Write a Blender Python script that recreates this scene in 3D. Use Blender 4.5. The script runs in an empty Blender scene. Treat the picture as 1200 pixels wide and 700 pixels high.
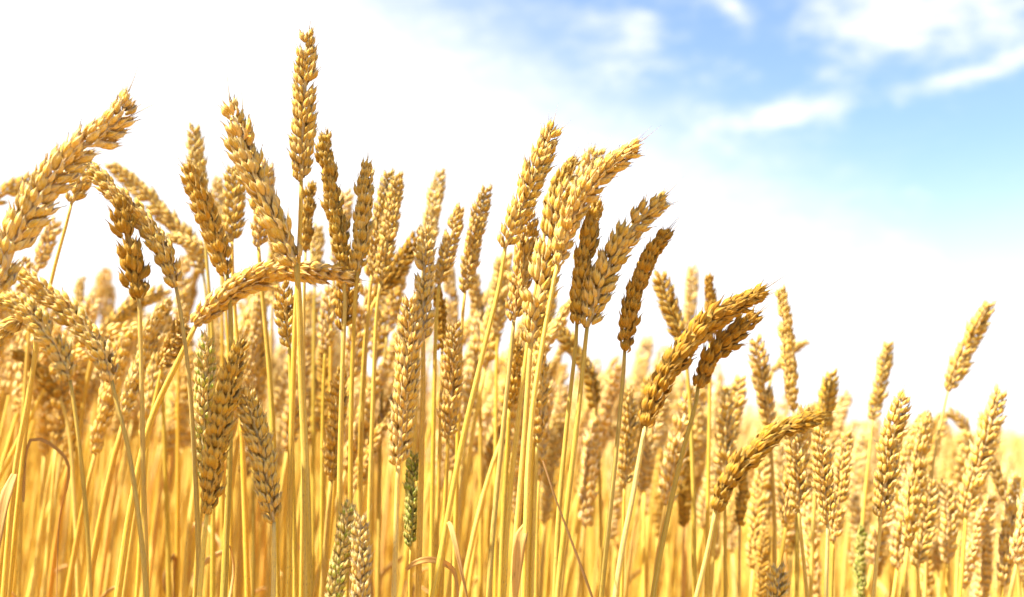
import bpy, math, random
import numpy as np
from mathutils import Vector, Matrix

random.seed(7)
rng = np.random.default_rng(7)
SC = bpy.context.scene
COL = SC.collection
rad = math.radians

# ------------------------------------------------------------------ camera
CAM_Z = 0.86
F_PX = 1287.0                      # focal length in pixels of a 1200 px wide frame
PITCH = math.atan((508 - 350) / F_PX)
cam_d = bpy.data.cameras.new('camera')
cam_d.sensor_width = 36.0
cam_d.lens = 36.0 * F_PX / 1200.0
cam_d.clip_start = 0.02
cam_d.clip_end = 2000.0
cam_d.dof.use_dof = True
cam_d.dof.focus_distance = 0.585
cam_d.dof.aperture_fstop = 5.9
cam_d.dof.aperture_blades = 7
cam = bpy.data.objects.new('camera', cam_d)
COL.objects.link(cam)
cam.location = (0, 0, CAM_Z)
cam.rotation_euler = (math.pi / 2 + PITCH, 0, 0)
SC.camera = cam

# ------------------------------------------------------------------ light
SUN_AZ = rad(-108)                  # measured from +Y (view direction) towards +X
SUN_EL = rad(56)
to_sun = Vector((math.sin(SUN_AZ) * math.cos(SUN_EL), math.cos(SUN_AZ) * math.cos(SUN_EL), math.sin(SUN_EL)))
sun_d = bpy.data.lights.new('sun', 'SUN')
sun_d.energy = 4.5
sun_d.angle = rad(1.2)
sun_d.color = (1.0, 0.93, 0.80)
sun = bpy.data.objects.new('sun', sun_d)
COL.objects.link(sun)
sun.rotation_euler = to_sun.to_track_quat('Z', 'Y').to_euler()
SC.view_settings.view_transform = 'Standard'
SC.view_settings.look = 'None'
SC.view_settings.exposure = 2.1
SC.view_settings.gamma = 1.0
SC.view_settings.use_curve_mapping = False
SC.cycles.max_bounces = 10
SC.cycles.diffuse_bounces = 5
SC.cycles.transmission_bounces = 6
SC.cycles.use_denoising = True


class Nodes:
    """small helper for writing node trees"""
    def __init__(self, tree):
        self.t = tree
        self.n = tree.nodes
        self.n.clear()

    def add(self, kind, **kw):
        nd = self.n.new(kind)
        for k, v in kw.items():
            if k.startswith('i_'):
                nd.inputs[k[2:].replace('_', ' ')].default_value = v
            else:
                setattr(nd, k, v)
        return nd

    def set(self, sock, val):
        if hasattr(val, 'links') and hasattr(val, 'node'):
            self.t.links.new(val, sock)
        else:
            sock.default_value = val

    def math(self, op, a, b=None, c=None, clamp=False):
        nd = self.n.new('ShaderNodeMath')
        nd.operation = op
        nd.use_clamp = clamp
        for i, v in enumerate((a, b, c)):
            if v is not None:
                self.set(nd.inputs[i], v)
        return nd.outputs[0]

    def vmath(self, op, a, b=None):
        nd = self.n.new('ShaderNodeVectorMath')
        nd.operation = op
        self.set(nd.inputs[0], a)
        if b is not None:
            self.set(nd.inputs[1], b)
        return nd.outputs[0]

    def mix(self, fac, a, b, blend='MIX'):
        nd = self.n.new('ShaderNodeMix')
        nd.data_type = 'RGBA'
        nd.blend_type = blend
        self.set(nd.inputs['Factor'], fac)
        for name, v in (('A', a), ('B', b)):
            s = [x for x in nd.inputs if x.name == name and x.type == 'RGBA'][0]
            if isinstance(v, tuple):
                v = (*v, 1.0)[:4]
            self.set(s, v)
        return [x for x in nd.outputs if x.type == 'RGBA'][0]

    def smooth(self, v, lo, hi, a=0.0, b=1.0):
        nd = self.n.new('ShaderNodeMapRange')
        nd.interpolation_type = 'SMOOTHSTEP'
        self.set(nd.inputs['Value'], v)
        nd.inputs['From Min'].default_value = lo
        nd.inputs['From Max'].default_value = hi
        nd.inputs['To Min'].default_value = a
        nd.inputs['To Max'].default_value = b
        return nd.outputs[0]

    def noise(self, vec, scale, detail=3.0, rough=0.5, dist=0.0):
        nd = self.n.new('ShaderNodeTexNoise')
        self.set(nd.inputs['Vector'], vec)
        nd.inputs['Scale'].default_value = scale
        nd.inputs['Detail'].default_value = detail
        nd.inputs['Roughness'].default_value = rough
        nd.inputs['Distortion'].default_value = dist
        return nd.outputs[0]


# ---- the sky: Nishita blue behind a thin white veil with wispy clouds
EXTRA = 0.1
world = bpy.data.worlds.new('World')
SC.world = world
world.use_nodes = True
W = Nodes(world.node_tree)
sky = W.add('ShaderNodeTexSky')
sky.sky_type = 'NISHITA'
sky.sun_disc = False
sky.sun_elevation = SUN_EL
sky.sun_rotation = SUN_AZ
sky.air_density = 1.0
sky.dust_density = 0.3
sky.ozone_density = 1.5
tc = W.add('ShaderNodeTexCoord').outputs['Generated']
sep = W.add('ShaderNodeSeparateXYZ')
W.t.links.new(tc, sep.inputs[0])
X, Y, Z = sep.outputs
az = W.math('ARCTAN2', X, Y)
el = W.math('ARCSINE', Z)


def sky_dir(px, py):
    """pixel of the photograph -> azimuth and elevation of that piece of sky"""
    u, v = (px - 600) / F_PX, (350 - py) / F_PX
    d = Vector((u, math.cos(PITCH) - v * math.sin(PITCH), math.sin(PITCH) + v * math.cos(PITCH))).normalized()
    return math.atan2(d.x, d.y), math.asin(d.z)


def blob(px, py, sx, sy, ang, amp):
    """soft elongated cloud bank in the sky, sizes in the same units"""
    a0, e0 = sky_dir(px, py)
    dx = W.math('SUBTRACT', az, a0)
    dy = W.math('SUBTRACT', el, e0)
    c, s = math.cos(rad(ang)), math.sin(rad(ang))
    p = W.math('MULTIPLY_ADD', dx, c, W.math('MULTIPLY', dy, s))
    q = W.math('SUBTRACT', W.math('MULTIPLY', dy, c), W.math('MULTIPLY', dx, s))
    p = W.math('MULTIPLY', p, F_PX / sx)
    q = W.math('MULTIPLY', q, F_PX / sy)
    r = W.math('ADD', W.math('MULTIPLY', p, p), W.math('MULTIPLY', q, q))
    return W.math('MULTIPLY', W.math('EXPONENT', W.math('MULTIPLY', r, -1.0)), amp)


stretch = W.vmath('MULTIPLY', tc, (1.0, 1.0, 2.3))
n1 = W.noise(stretch, 5.5, 8.0, 0.62, 0.4)
n2 = W.noise(stretch, 24.0, 9.0, 0.66, 0.15)
nn = W.math('ADD', W.math('MULTIPLY', n1, 0.34), W.math('MULTIPLY', n2, 0.66))
nn = W.math('SUBTRACT', nn, 0.5)
# veil of high thin cloud: thick towards the left and the horizon, thin to the upper right
a_ref, e_ref = sky_dir(560, 0)
veil = W.math('SUBTRACT', W.math('MULTIPLY', W.math('SUBTRACT', az, a_ref), 0.46),
              W.math('MULTIPLY', W.math('SUBTRACT', e_ref, el), 0.89))
veil = W.math('ADD', veil, W.math('MULTIPLY', nn, -0.12))
veil = W.smooth(veil, -0.12, 0.125, 1.0, 0.0)
low = W.smooth(W.math('ADD', el, W.math('MULTIPLY', nn, 0.05)), sky_dir(600, 480)[1], sky_dir(600, 60)[1], 1.0, 0.0)
veil = W.math('MAXIMUM', W.math('MULTIPLY_ADD', W.math('POWER', veil, 2.3), 0.97, 0.03), W.math('POWER', low, 2.2))
bank = None
for args in ((1070, 18, 125, 48, 0, 1.15), (1120, 92, 50, 13, 6, 0.7), (1172, 80, 40, 14, 10, 0.6), (912, 138, 92, 16, 5, 1.0),
             (862, 12, 32, 15, -40, 0.75), (735, 48, 75, 48, 0, 0.75), (985, 95, 70, 22, 0, 0.35),
             (520, 25, 60, 24, 0, 0.5), (1190, 40, 40, 40, 0, 0.4), (850, 85, 50, 20, 0, 0.3)):
    b = blob(*args)
    bank = b if bank is None else W.math('ADD', bank, b)
bank = W.math('ADD', bank, W.math('MULTIPLY', nn, 3.0))
bank = W.math('POWER', W.smooth(bank, 0.05, 1.35), 1.25)
cover = W.math('SUBTRACT', 1.0, W.math('MULTIPLY', W.math('SUBTRACT', 1.0, veil), W.math('SUBTRACT', 1.0, bank)))
# brightness of the white cloud, a little uneven
cloud_l = W.math('MULTIPLY_ADD', nn, 0.4, 3.0)
cl = W.add('ShaderNodeCombineColor')
W.set(cl.inputs[0], cloud_l)
W.set(cl.inputs[1], cloud_l)
W.set(cl.inputs[2], W.math('MULTIPLY', cloud_l, 1.02))
blue = W.mix(1.0, sky.outputs[0], (0.56, 0.585, 0.65), 'MULTIPLY')
colr = W.mix(cover, blue, cl.outputs[0])
bg = W.add('ShaderNodeBackground')
W.t.links.new(colr, bg.inputs['Color'])
bg.inputs['Strength'].default_value = 0.1
wo = W.add('ShaderNodeOutputWorld')
W.t.links.new(bg.outputs[0], wo.inputs[0])


# ------------------------------------------------------------------ materials
def finish(N, color, rough, trans, trans_color, bump=None, spec=0.3):
    p = N.add('ShaderNodeBsdfPrincipled')
    N.set(p.inputs['Base Color'], color)
    N.set(p.inputs['Roughness'], rough)
    p.inputs['Specular IOR Level'].default_value = spec
    if bump is not None:
        bp = N.add('ShaderNodeBump')
        bp.inputs['Strength'].default_value = bump[1]
        bp.inputs['Distance'].default_value = bump[2]
        N.set(bp.inputs['Height'], bump[0])
        N.t.links.new(bp.outputs[0], p.inputs['Normal'])
    out = N.add('ShaderNodeOutputMaterial')
    if trans > 0:
        tr = N.add('ShaderNodeBsdfTranslucent')
        N.set(tr.inputs['Color'], trans_color)
        mx = N.add('ShaderNodeMixShader')
        mx.inputs[0].default_value = trans
        N.t.links.new(p.outputs[0], mx.inputs[1])
        N.t.links.new(tr.outputs[0], mx.inputs[2])
        N.t.links.new(mx.outputs[0], out.inputs[0])
    else:
        N.t.links.new(p.outputs[0], out.inputs[0])


def attr(N, name):
    nd = N.add('ShaderNodeAttribute')
    nd.attribute_name = name
    return nd


def new_mat(name):
    m = bpy.data.materials.new(name)
    m.use_nodes = True
    return m, Nodes(m.node_tree)


def tint_of(N, far):
    if far:
        return attr(N, 'tint').outputs['Vector']
    return N.add('ShaderNodeObjectInfo').outputs['Color']


def mat_husk(name, far=False, green=False):
    m, N = new_mat(name)
    tt = attr(N, 'tt').outputs['Fac']
    rnd = attr(N, 'rnd').outputs['Fac']
    st = attr(N, 'st').outputs['Vector']
    oi = N.add('ShaderNodeObjectInfo').outputs['Random']
    r2 = N.math('FRACT', N.math('ADD', N.math('MULTIPLY', rnd, 7.31), N.math('MULTIPLY', oi, 3.7)))
    # colour along one husk: warm base, golden belly, pale papery tip
    cr = N.add('ShaderNodeValToRGB')
    e = cr.color_ramp.elements
    if green:
        stops = ((0.0, (0.66, 0.56, 0.22)), (0.22, (0.40, 0.50, 0.05)), (0.45, (0.28, 0.42, 0.03)), (0.66, (0.74, 0.62, 0.20)), (1.0, (0.82, 0.70, 0.38)))
    else:
        stops = ((0.0, (0.78, 0.52, 0.12)), (0.28, (0.74, 0.43, 0.040)), (0.55, (0.80, 0.51, 0.065)), (0.8, (0.92, 0.68, 0.19)), (1.0, (0.94, 0.78, 0.40)))  # deep belly and pale tip also paint in shadow and highlight
    while len(e) < len(stops):
        e.new(0.5)
    for el_, (p, c) in zip(e, stops):
        el_.position = p
        el_.color = (*c, 1)
    N.set(cr.inputs[0], tt)
    col = cr.outputs[0]
    if green:          # some of its husks have ripened
        ripe = N.math('FRACT', N.math('ADD', N.math('MULTIPLY', rnd, 13.7), N.math('MULTIPLY', oi, 5.1)))
        col = N.mix(N.smooth(ripe, 0.45, 0.75), col, (0.82, 0.62, 0.20))
    # paler and browner husks
    col = N.mix(N.smooth(r2, 0.55, 1.0, 0.0, 0.45), col, (0.84, 0.62, 0.26))
    col = N.mix(N.smooth(r2, 0.35, 0.0, 0.0, 0.55), col, (0.56, 0.29, 0.035))
    # membranous edges are paler
    sx = N.add('ShaderNodeSeparateXYZ')
    N.t.links.new(st, sx.inputs[0])
    col = N.mix(N.smooth(N.math('ABSOLUTE', sx.outputs[0]), 0.6, 1.0, 0.0, 0.75), col, (0.90, 0.76, 0.44))
    # fine lengthwise veins and weathered blotches
    vv = N.vmath('MULTIPLY', st, (3.0, 3.0, 1.2))
    vein = N.noise(vv, 3.2, 3.0, 0.6)
    col = N.mix(N.smooth(vein, 0.5, 0.66, 0.0, 0.7), col, (0.90, 0.72, 0.34))
    geo = N.add('ShaderNodeTexCoord').outputs['Object']
    sp = N.noise(geo, 620.0, 3.0, 0.6)
    col = N.mix(N.smooth(sp, 0.62, 0.74, 0.0, 0.6), col, (0.36, 0.18, 0.03))
    blot = N.noise(geo, 170.0, 4.0, 0.65)
    col = N.mix(N.smooth(blot, 0.50, 0.66, 0.0, 0.5), col, (0.86, 0.62, 0.20))
    col = N.mix(N.smooth(blot, 0.42, 0.30, 0.0, 0.5), col, (0.58, 0.31, 0.05))
    crease_shade = N.noise(N.vmath('MULTIPLY', st, (5.0, 5.0, 0.8)), 2.4, 2.0, 0.5)  # dark streaks: shade between overlapping husks put into the colour
    col = N.mix(N.smooth(crease_shade, 0.46, 0.34, 0.0, 0.5), col, (0.52, 0.25, 0.025))
    # some tips are dark with weather
    tip = N.math('MULTIPLY', N.smooth(tt, 0.84, 0.99), N.smooth(N.math('FRACT', N.math('MULTIPLY', r2, 5.3)), 0.62, 0.8))
    col = N.mix(N.math('MULTIPLY', tip, 0.8), col, (0.10, 0.06, 0.03))
    col = N.mix(1.0, col, tint_of(N, far), 'MULTIPLY')
    tcol = N.mix(1.0, col, (1.0, 0.86, 0.5), 'MULTIPLY')
    finish(N, col, 0.6, 0.2, tcol, (vein, 1.0, 0.0008), 0.09)
    return m


def mat_stem(name, far=False):
    m, N = new_mat(name)
    st = attr(N, 'st').outputs['Vector']
    rnd = attr(N, 'rnd').outputs['Fac']       # metres below the ear
    oi = N.add('ShaderNodeObjectInfo').outputs['Random']
    off = N.add('ShaderNodeCombineXYZ')
    N.set(off.inputs[2], N.math('MULTIPLY', oi, 40.0))
    base = N.vmath('ADD', N.vmath('MULTIPLY', st, (1.0, 1.0, 6.0)), off.outputs[0])
    streak = N.noise(base, 2.6, 4.0, 0.65)
    fine = N.noise(N.vmath('ADD', N.vmath('MULTIPLY', st, (4.2, 4.2, 18.0)), off.outputs[0]), 2.2, 4.0, 0.7)
    col = N.mix(N.smooth(streak, 0.36, 0.64), (0.78, 0.50, 0.035), (0.84, 0.63, 0.13))
    # grey waxy bloom in streaks, more near the ear on some stalks
    gfac = N.math('MULTIPLY', N.smooth(rnd, 0.0, 0.28, 0.85, 0.25), N.smooth(N.math('FRACT', N.math('MULTIPLY', oi, 9.7)), 0.3, 0.9, 0.25, 1.0))
    col = N.mix(N.math('MULTIPLY', gfac, N.smooth(fine, 0.40, 0.60)), col, (0.56, 0.47, 0.26))
    col = N.mix(N.smooth(fine, 0.53, 0.62, 0.0, 0.75), col, (0.40, 0.25, 0.035))
    spots = N.noise(N.vmath('MULTIPLY', st, (1.4, 1.4, 160.0)), 3.0, 3.0, 0.6)
    col = N.mix(N.smooth(spots, 0.58, 0.66, 0.0, 0.7), col, (0.30, 0.17, 0.06))
    col = N.mix(1.0, col, tint_of(N, far), 'MULTIPLY')
    tcol = N.mix(1.0, col, (1.0, 0.85, 0.4), 'MULTIPLY')
    finish(N, col, 0.5, 0.22, tcol, (fine, 0.7, 0.0007), 0.25)
    return m


def mat_leaf(name):
    m, N = new_mat(name)
    st = attr(N, 'st').outputs['Vector']
    v = N.noise(N.vmath('MULTIPLY', st, (9.0, 9.0, 14.0)), 2.0, 4.0, 0.65)
    v2 = N.noise(N.vmath('MULTIPLY', st, (2.0, 2.0, 70.0)), 1.5, 3.0, 0.6)
    col = N.mix(N.smooth(v, 0.35, 0.65), (0.64, 0.39, 0.11), (0.80, 0.60, 0.27))
    col = N.mix(N.smooth(v2, 0.55, 0.7, 0.0, 0.7), col, (0.22, 0.11, 0.04))
    col = N.mix(1.0, col, N.add('ShaderNodeObjectInfo').outputs['Color'], 'MULTIPLY')
    finish(N, col, 0.55, 0.35, N.mix(1.0, col, (1.0, 0.75, 0.4), 'MULTIPLY'), (v, 0.5, 0.0006), 0.25)
    return m


def mat_ground():
    m, N = new_mat('soil')
    co = N.add('ShaderNodeTexCoord').outputs['Object']
    a = N.noise(co, 6.0, 6.0, 0.65)
    b = N.noise(N.vmath('MULTIPLY', co, (40.0, 9.0, 1.0)), 3.0, 3.0, 0.6)
    col = N.mix(N.smooth(a, 0.35, 0.65), (0.17, 0.11, 0.06), (0.30, 0.20, 0.10))
    col = N.mix(N.smooth(b, 0.5, 0.62, 0.0, 0.85), col, (0.52, 0.36, 0.13))
    finish(N, col, 0.9, 0.0, None, (a, 0.8, 0.03), 0.1)
    return m


HUSK, HUSK_G, HUSK_FAR = mat_husk('wheat_husk'), mat_husk('unripe_husk', green=True), mat_husk('wheat_husk_field', far=True)
STEM, STEM_FAR = mat_stem('straw'), mat_stem('straw_field', far=True)
LEAF = mat_leaf('dry_leaf')


# ------------------------------------------------------------------ geometry core
class Geo:
    """vertices, quads, triangles and the per-vertex attributes of one mesh"""
    def __init__(self):
        self.v, self.q, self.t, self.tt, self.rnd, self.st, self.mi_q, self.mi_t = [], [], [], [], [], [], [], []
        self.n = 0

    def put(self, v, q=None, t=None, tt=None, rnd=None, st=None, mi=0):
        k = len(v)
        if q is not None and len(q):
            self.q.append(np.asarray(q) + self.n)
            self.mi_q.append(np.full(len(q), mi))
        if t is not None and len(t):
            self.t.append(np.asarray(t) + self.n)
            self.mi_t.append(np.full(len(t), mi))
        self.v.append(np.asarray(v, float))
        self.tt.append(np.zeros(k) if tt is None else np.broadcast_to(tt, (k,)).astype(float))
        self.rnd.append(np.zeros(k) if rnd is None else np.broadcast_to(rnd, (k,)).astype(float))
        self.st.append(np.zeros((k, 3)) if st is None else np.asarray(st, float))
        self.n += k

    def arrays(self):
        cat = lambda l, w: np.concatenate(l) if l else np.zeros((0, w), int)
        return dict(v=np.concatenate(self.v), q=cat(self.q, 4), t=cat(self.t, 3), tt=np.concatenate(self.tt),
                    rnd=np.concatenate(self.rnd), st=np.concatenate(self.st),
                    mq=np.concatenate(self.mi_q) if self.mi_q else np.zeros(0, int),
                    mt=np.concatenate(self.mi_t) if self.mi_t else np.zeros(0, int))


def to_mesh(name, A, mats, tint=None, smooth=True):
    me = bpy.data.meshes.new(name)
    nv, nq, nt = len(A['v']), len(A['q']), len(A['t'])
    me.vertices.add(nv)
    me.vertices.foreach_set('co', A['v'].astype(np.float32).ravel())
    me.loops.add(nq * 4 + nt * 3)
    me.loops.foreach_set('vertex_index', np.concatenate([A['q'].ravel(), A['t'].ravel()]).astype(np.int32))
    me.polygons.add(nq + nt)
    starts = np.concatenate([np.arange(nq) * 4, nq * 4 + np.arange(nt) * 3]).astype(np.int32)
    me.polygons.foreach_set('loop_start', starts)
    me.polygons.foreach_set('loop_total', np.concatenate([np.full(nq, 4), np.full(nt, 3)]).astype(np.int32))
    me.polygons.foreach_set('use_smooth', np.full(nq + nt, smooth))
    for m in mats:
        me.materials.append(m)
    if len(mats) > 1:
        me.polygons.foreach_set('material_index', np.concatenate([A['mq'], A['mt']]).astype(np.int32))
    for nm in ('tt', 'rnd'):
        a = me.attributes.new(nm, 'FLOAT', 'POINT')
        a.data.foreach_set('value', A[nm].astype(np.float32))
    a = me.attributes.new('st', 'FLOAT_VECTOR', 'POINT')
    a.data.foreach_set('vector', A['st'].astype(np.float32).ravel())
    if tint is not None:
        a = me.attributes.new('tint', 'FLOAT_VECTOR', 'POINT')
        a.data.foreach_set('vector', tint.astype(np.float32).ravel())
    me.update(calc_edges=True)
    return me


def link(name, me, parent=None, loc=(0, 0, 0), mat=None, color=None):
    o = bpy.data.objects.new(name, me)
    COL.objects.link(o)
    if parent is not None:
        o.parent = parent
    if mat is not None:
        o.matrix_basis = mat
    else:
        o.location = loc
    if color is not None:
        o.color = (*color, 1.0)
    return o


def tag(o, label, cat, group=None, kind=None):
    o['label'] = label
    o['category'] = cat
    if group:
        o['group'] = group
    if kind:
        o['kind'] = kind


def curve(pts, n):
    """smooth line through the points, evenly spaced"""
    P = np.asarray(pts, float)
    if len(P) == 2:
        P = np.array([P[0], (P[0] + P[1]) / 2, P[1]])
    ext = np.vstack([2 * P[0] - P[1], P, 2 * P[-1] - P[-2]])
    out = []
    for i in range(1, len(ext) - 2):
        p0, p1, p2, p3 = ext[i - 1:i + 3]
        d01, d12, d23 = [max(np.linalg.norm(b - a), 1e-6) ** 0.5 for a, b in ((p0, p1), (p1, p2), (p2, p3))]
        m1 = (p2 - p1) + d12 * ((p1 - p0) / d01 - (p2 - p0) / (d01 + d12))
        m2 = (p2 - p1) + d12 * ((p3 - p2) / d23 - (p3 - p1) / (d12 + d23))
        s = np.linspace(0, 1, 24, endpoint=False)[:, None]
        out.append((2 * s**3 - 3 * s**2 + 1) * p1 + (s**3 - 2 * s**2 + s) * m1 + (-2 * s**3 + 3 * s**2) * p2 + (s**3 - s**2) * m2)
    out.append(P[-1:])
    D = np.vstack(out)
    L = np.concatenate([[0], np.cumsum(np.linalg.norm(np.diff(D, axis=0), axis=1))])
    u = np.linspace(0, L[-1], n)
    return np.stack([np.interp(u, L, D[:, k]) for k in range(3)], 1), L[-1]


def unit(a):
    return a / np.maximum(np.linalg.norm(a, axis=-1, keepdims=True), 1e-9)


def frames(P, ref):
    """tangent, normal (towards ref, kept square to the line) and side vectors"""
    T = unit(np.gradient(P, axis=0))
    Nn = np.zeros_like(P)
    n = np.asarray(ref, float)
    for i in range(len(P)):
        n = n - T[i] * np.dot(n, T[i])
        n = n / max(np.linalg.norm(n), 1e-9)
        Nn[i] = n
    return T, Nn, np.cross(T, Nn)


def tube(g, P, R, ns=8, ref=(0.2, -1, 0.1), mi=0, rnd=None, cap=True):
    T, A, B = frames(P, ref)
    n = len(P)
    ang = np.arange(ns) * 2 * math.pi / ns
    R = np.broadcast_to(R, (n,))
    V = P[:, None] + R[:, None, None] * (np.cos(ang)[None, :, None] * A[:, None] + np.sin(ang)[None, :, None] * B[:, None])
    L = np.concatenate([[0], np.cumsum(np.linalg.norm(np.diff(P, axis=0), axis=1))])
    st = np.stack([np.broadcast_to(np.cos(ang), (n, ns)), np.broadcast_to(np.sin(ang), (n, ns)), np.broadcast_to(L[:, None], (n, ns))], -1)
    i = np.arange(n - 1)[:, None] * ns
    j = np.arange(ns)[None]
    j2 = (j + 1) % ns
    q = np.stack([i + j, i + j2, i + ns + j2, i + ns + j], -1).reshape(-1, 4)
    rr = np.repeat(L if rnd is None else np.broadcast_to(rnd, (n,)), ns)
    tris = []
    if cap:
        for k in range(1, ns - 1):
            tris.append((0, k + 1, k))
            tris.append(((n - 1) * ns, (n - 1) * ns + k, (n - 1) * ns + k + 1))
    g.put(V.reshape(-1, 3), q, tris, tt=np.repeat(L / max(L[-1], 1e-9), ns), rnd=rr, st=st.reshape(-1, 3), mi=mi)


def floret(L, Wd, Th, nr, ns, beak=0.16, keel=0.14, r=None):
    """one husk: +Z length, +Y its rounded back, X its width"""
    r = r or random
    t = np.linspace(0, 1, nr)
    body = np.sin(np.pi * np.clip(t, 0, 1) ** 0.78) ** 0.72
    body = np.where(t > 0.72, body * (1 - 0.55 * ((t - 0.72) / 0.28) ** 1.2), body)
    body[0] = 0.22
    body[-1] = 0.015
    ang = np.arange(ns) * 2 * math.pi / ns
    cx, sy = np.cos(ang), np.sin(ang)
    back = np.where(sy > 0, 1.0, 0.45)
    kk = 1 + keel * np.exp(-((ang - math.pi / 2) / 0.45) ** 2)
    bow = -0.10 * L * (t - 0.35) ** 2 * 2.2
    bow = bow + np.where(t > 0.85, 0.05 * L * ((t - 0.85) / 0.15), 0)
    V = np.zeros((nr, ns, 3))
    V[:, :, 0] = body[:, None] * cx * Wd / 2 + r.uniform(-1, 1) * 0.03 * L * (t[:, None] ** 2)
    V[:, :, 1] = body[:, None] * sy * back * kk * Th * 0.62 + bow[:, None]
    V[:, :, 2] = (t * L + np.where(t > 0.9, beak * L * (t - 0.9) * 2.0, 0))[:, None]
    i = np.arange(nr - 1)[:, None] * ns
    j = np.arange(ns)[None]
    j2 = (j + 1) % ns
    q = np.stack([i + j, i + j2, i + ns + j2, i + ns + j], -1).reshape(-1, 4)
    tt = np.repeat(t, ns)
    st = np.stack([np.tile(cx, nr), np.tile(sy, nr), tt], -1)
    return V.reshape(-1, 3), q, tt, st


def rot(axis, a):
    return np.array(Matrix.Rotation(a, 3, axis))


def shell(L, Wd, Th, nr, na, arc=100.0, keel=0.25, tooth=0.2, r=None):
    """an open papery husk (glume or lemma): a boat-shaped sheet with thickness, its back towards +Y"""
    r = r or random
    t = np.linspace(0, 1, nr)
    body = np.sin(np.pi * np.clip(t * 0.93 + 0.05, 0, 1) ** 0.80) ** 0.8
    body = body * np.where(t > 0.6, 1 - 0.62 * ((t - 0.6) / 0.4) ** 1.1, 1.0)
    body[-1] = 0.03
    half = rad(arc) * (1 - 0.25 * t)
    a = np.linspace(-1, 1, na)
    ang = a[None, :] * half[:, None]
    kk = 1 + keel * np.exp(-(a / 0.16) ** 2)[None, :] * np.minimum(1, t * 2.5)[:, None]
    kk = kk + 0.045 * np.cos(a * 4 * math.pi)[None, :] * np.sin(np.pi * np.clip(t, 0, 1))[:, None]
    dent = sum(r.uniform(-.035, .035) * np.cos(k * 2.1 * t[:, None] + r.uniform(1, 3) * a[None, :] + r.uniform(0, 6)) for k in range(1, 5))
    kk = kk + dent
    bow = -0.16 * L * (t - 0.3) ** 2 + np.where(t > 0.8, 0.10 * L * ((t - 0.8) / 0.2) ** 1.5, 0)
    sweep = r.uniform(-1, 1) * 0.05 * L * t ** 2
    zz = t * L + np.where(t > 0.88, tooth * L * (t - 0.88) * 3, 0)
    # free edges flare and wave a little, and are shorter than the keel
    edge = np.abs(a)[None, :] ** 3
    wave = 0.06 * Wd * np.sin(t * 9 + r.uniform(0, 6))[:, None] * edge
    out = np.zeros((nr, na, 3))
    out[..., 0] = body[:, None] * np.sin(ang) * kk * Wd / 2 + sweep[:, None]
    out[..., 1] = body[:, None] * np.cos(ang) * kk * Th * 0.6 + bow[:, None] + wave
    out[..., 2] = zz[:, None] - 0.10 * L * edge * t[:, None]
    inn = out.copy()
    inn[..., 0] *= 0.93
    inn[..., 1] -= 0.00016
    V = np.concatenate([out.reshape(-1, 3), inn.reshape(-1, 3)])
    i = np.arange(nr - 1)[:, None] * na
    j = np.arange(na - 1)[None]
    q = np.stack([i + j, i + na + j, i + na + j + 1, i + j + 1], -1).reshape(-1, 4)
    m = nr * na
    q2 = q[:, ::-1] + m
    rim = []
    for k in range(nr - 1):
        rim.append((k * na, m + k * na, m + (k + 1) * na, (k + 1) * na))
        e = na - 1
        rim.append((k * na + e, (k + 1) * na + e, m + (k + 1) * na + e, m + k * na + e))
    tt = np.repeat(t, na)
    st1 = np.stack([np.tile(a, nr), np.full(m, 0.0), tt], -1)
    st = np.concatenate([st1, st1])
    return V, np.concatenate([q, q2, np.array(rim)]), np.concatenate([tt, tt]), st


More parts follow.
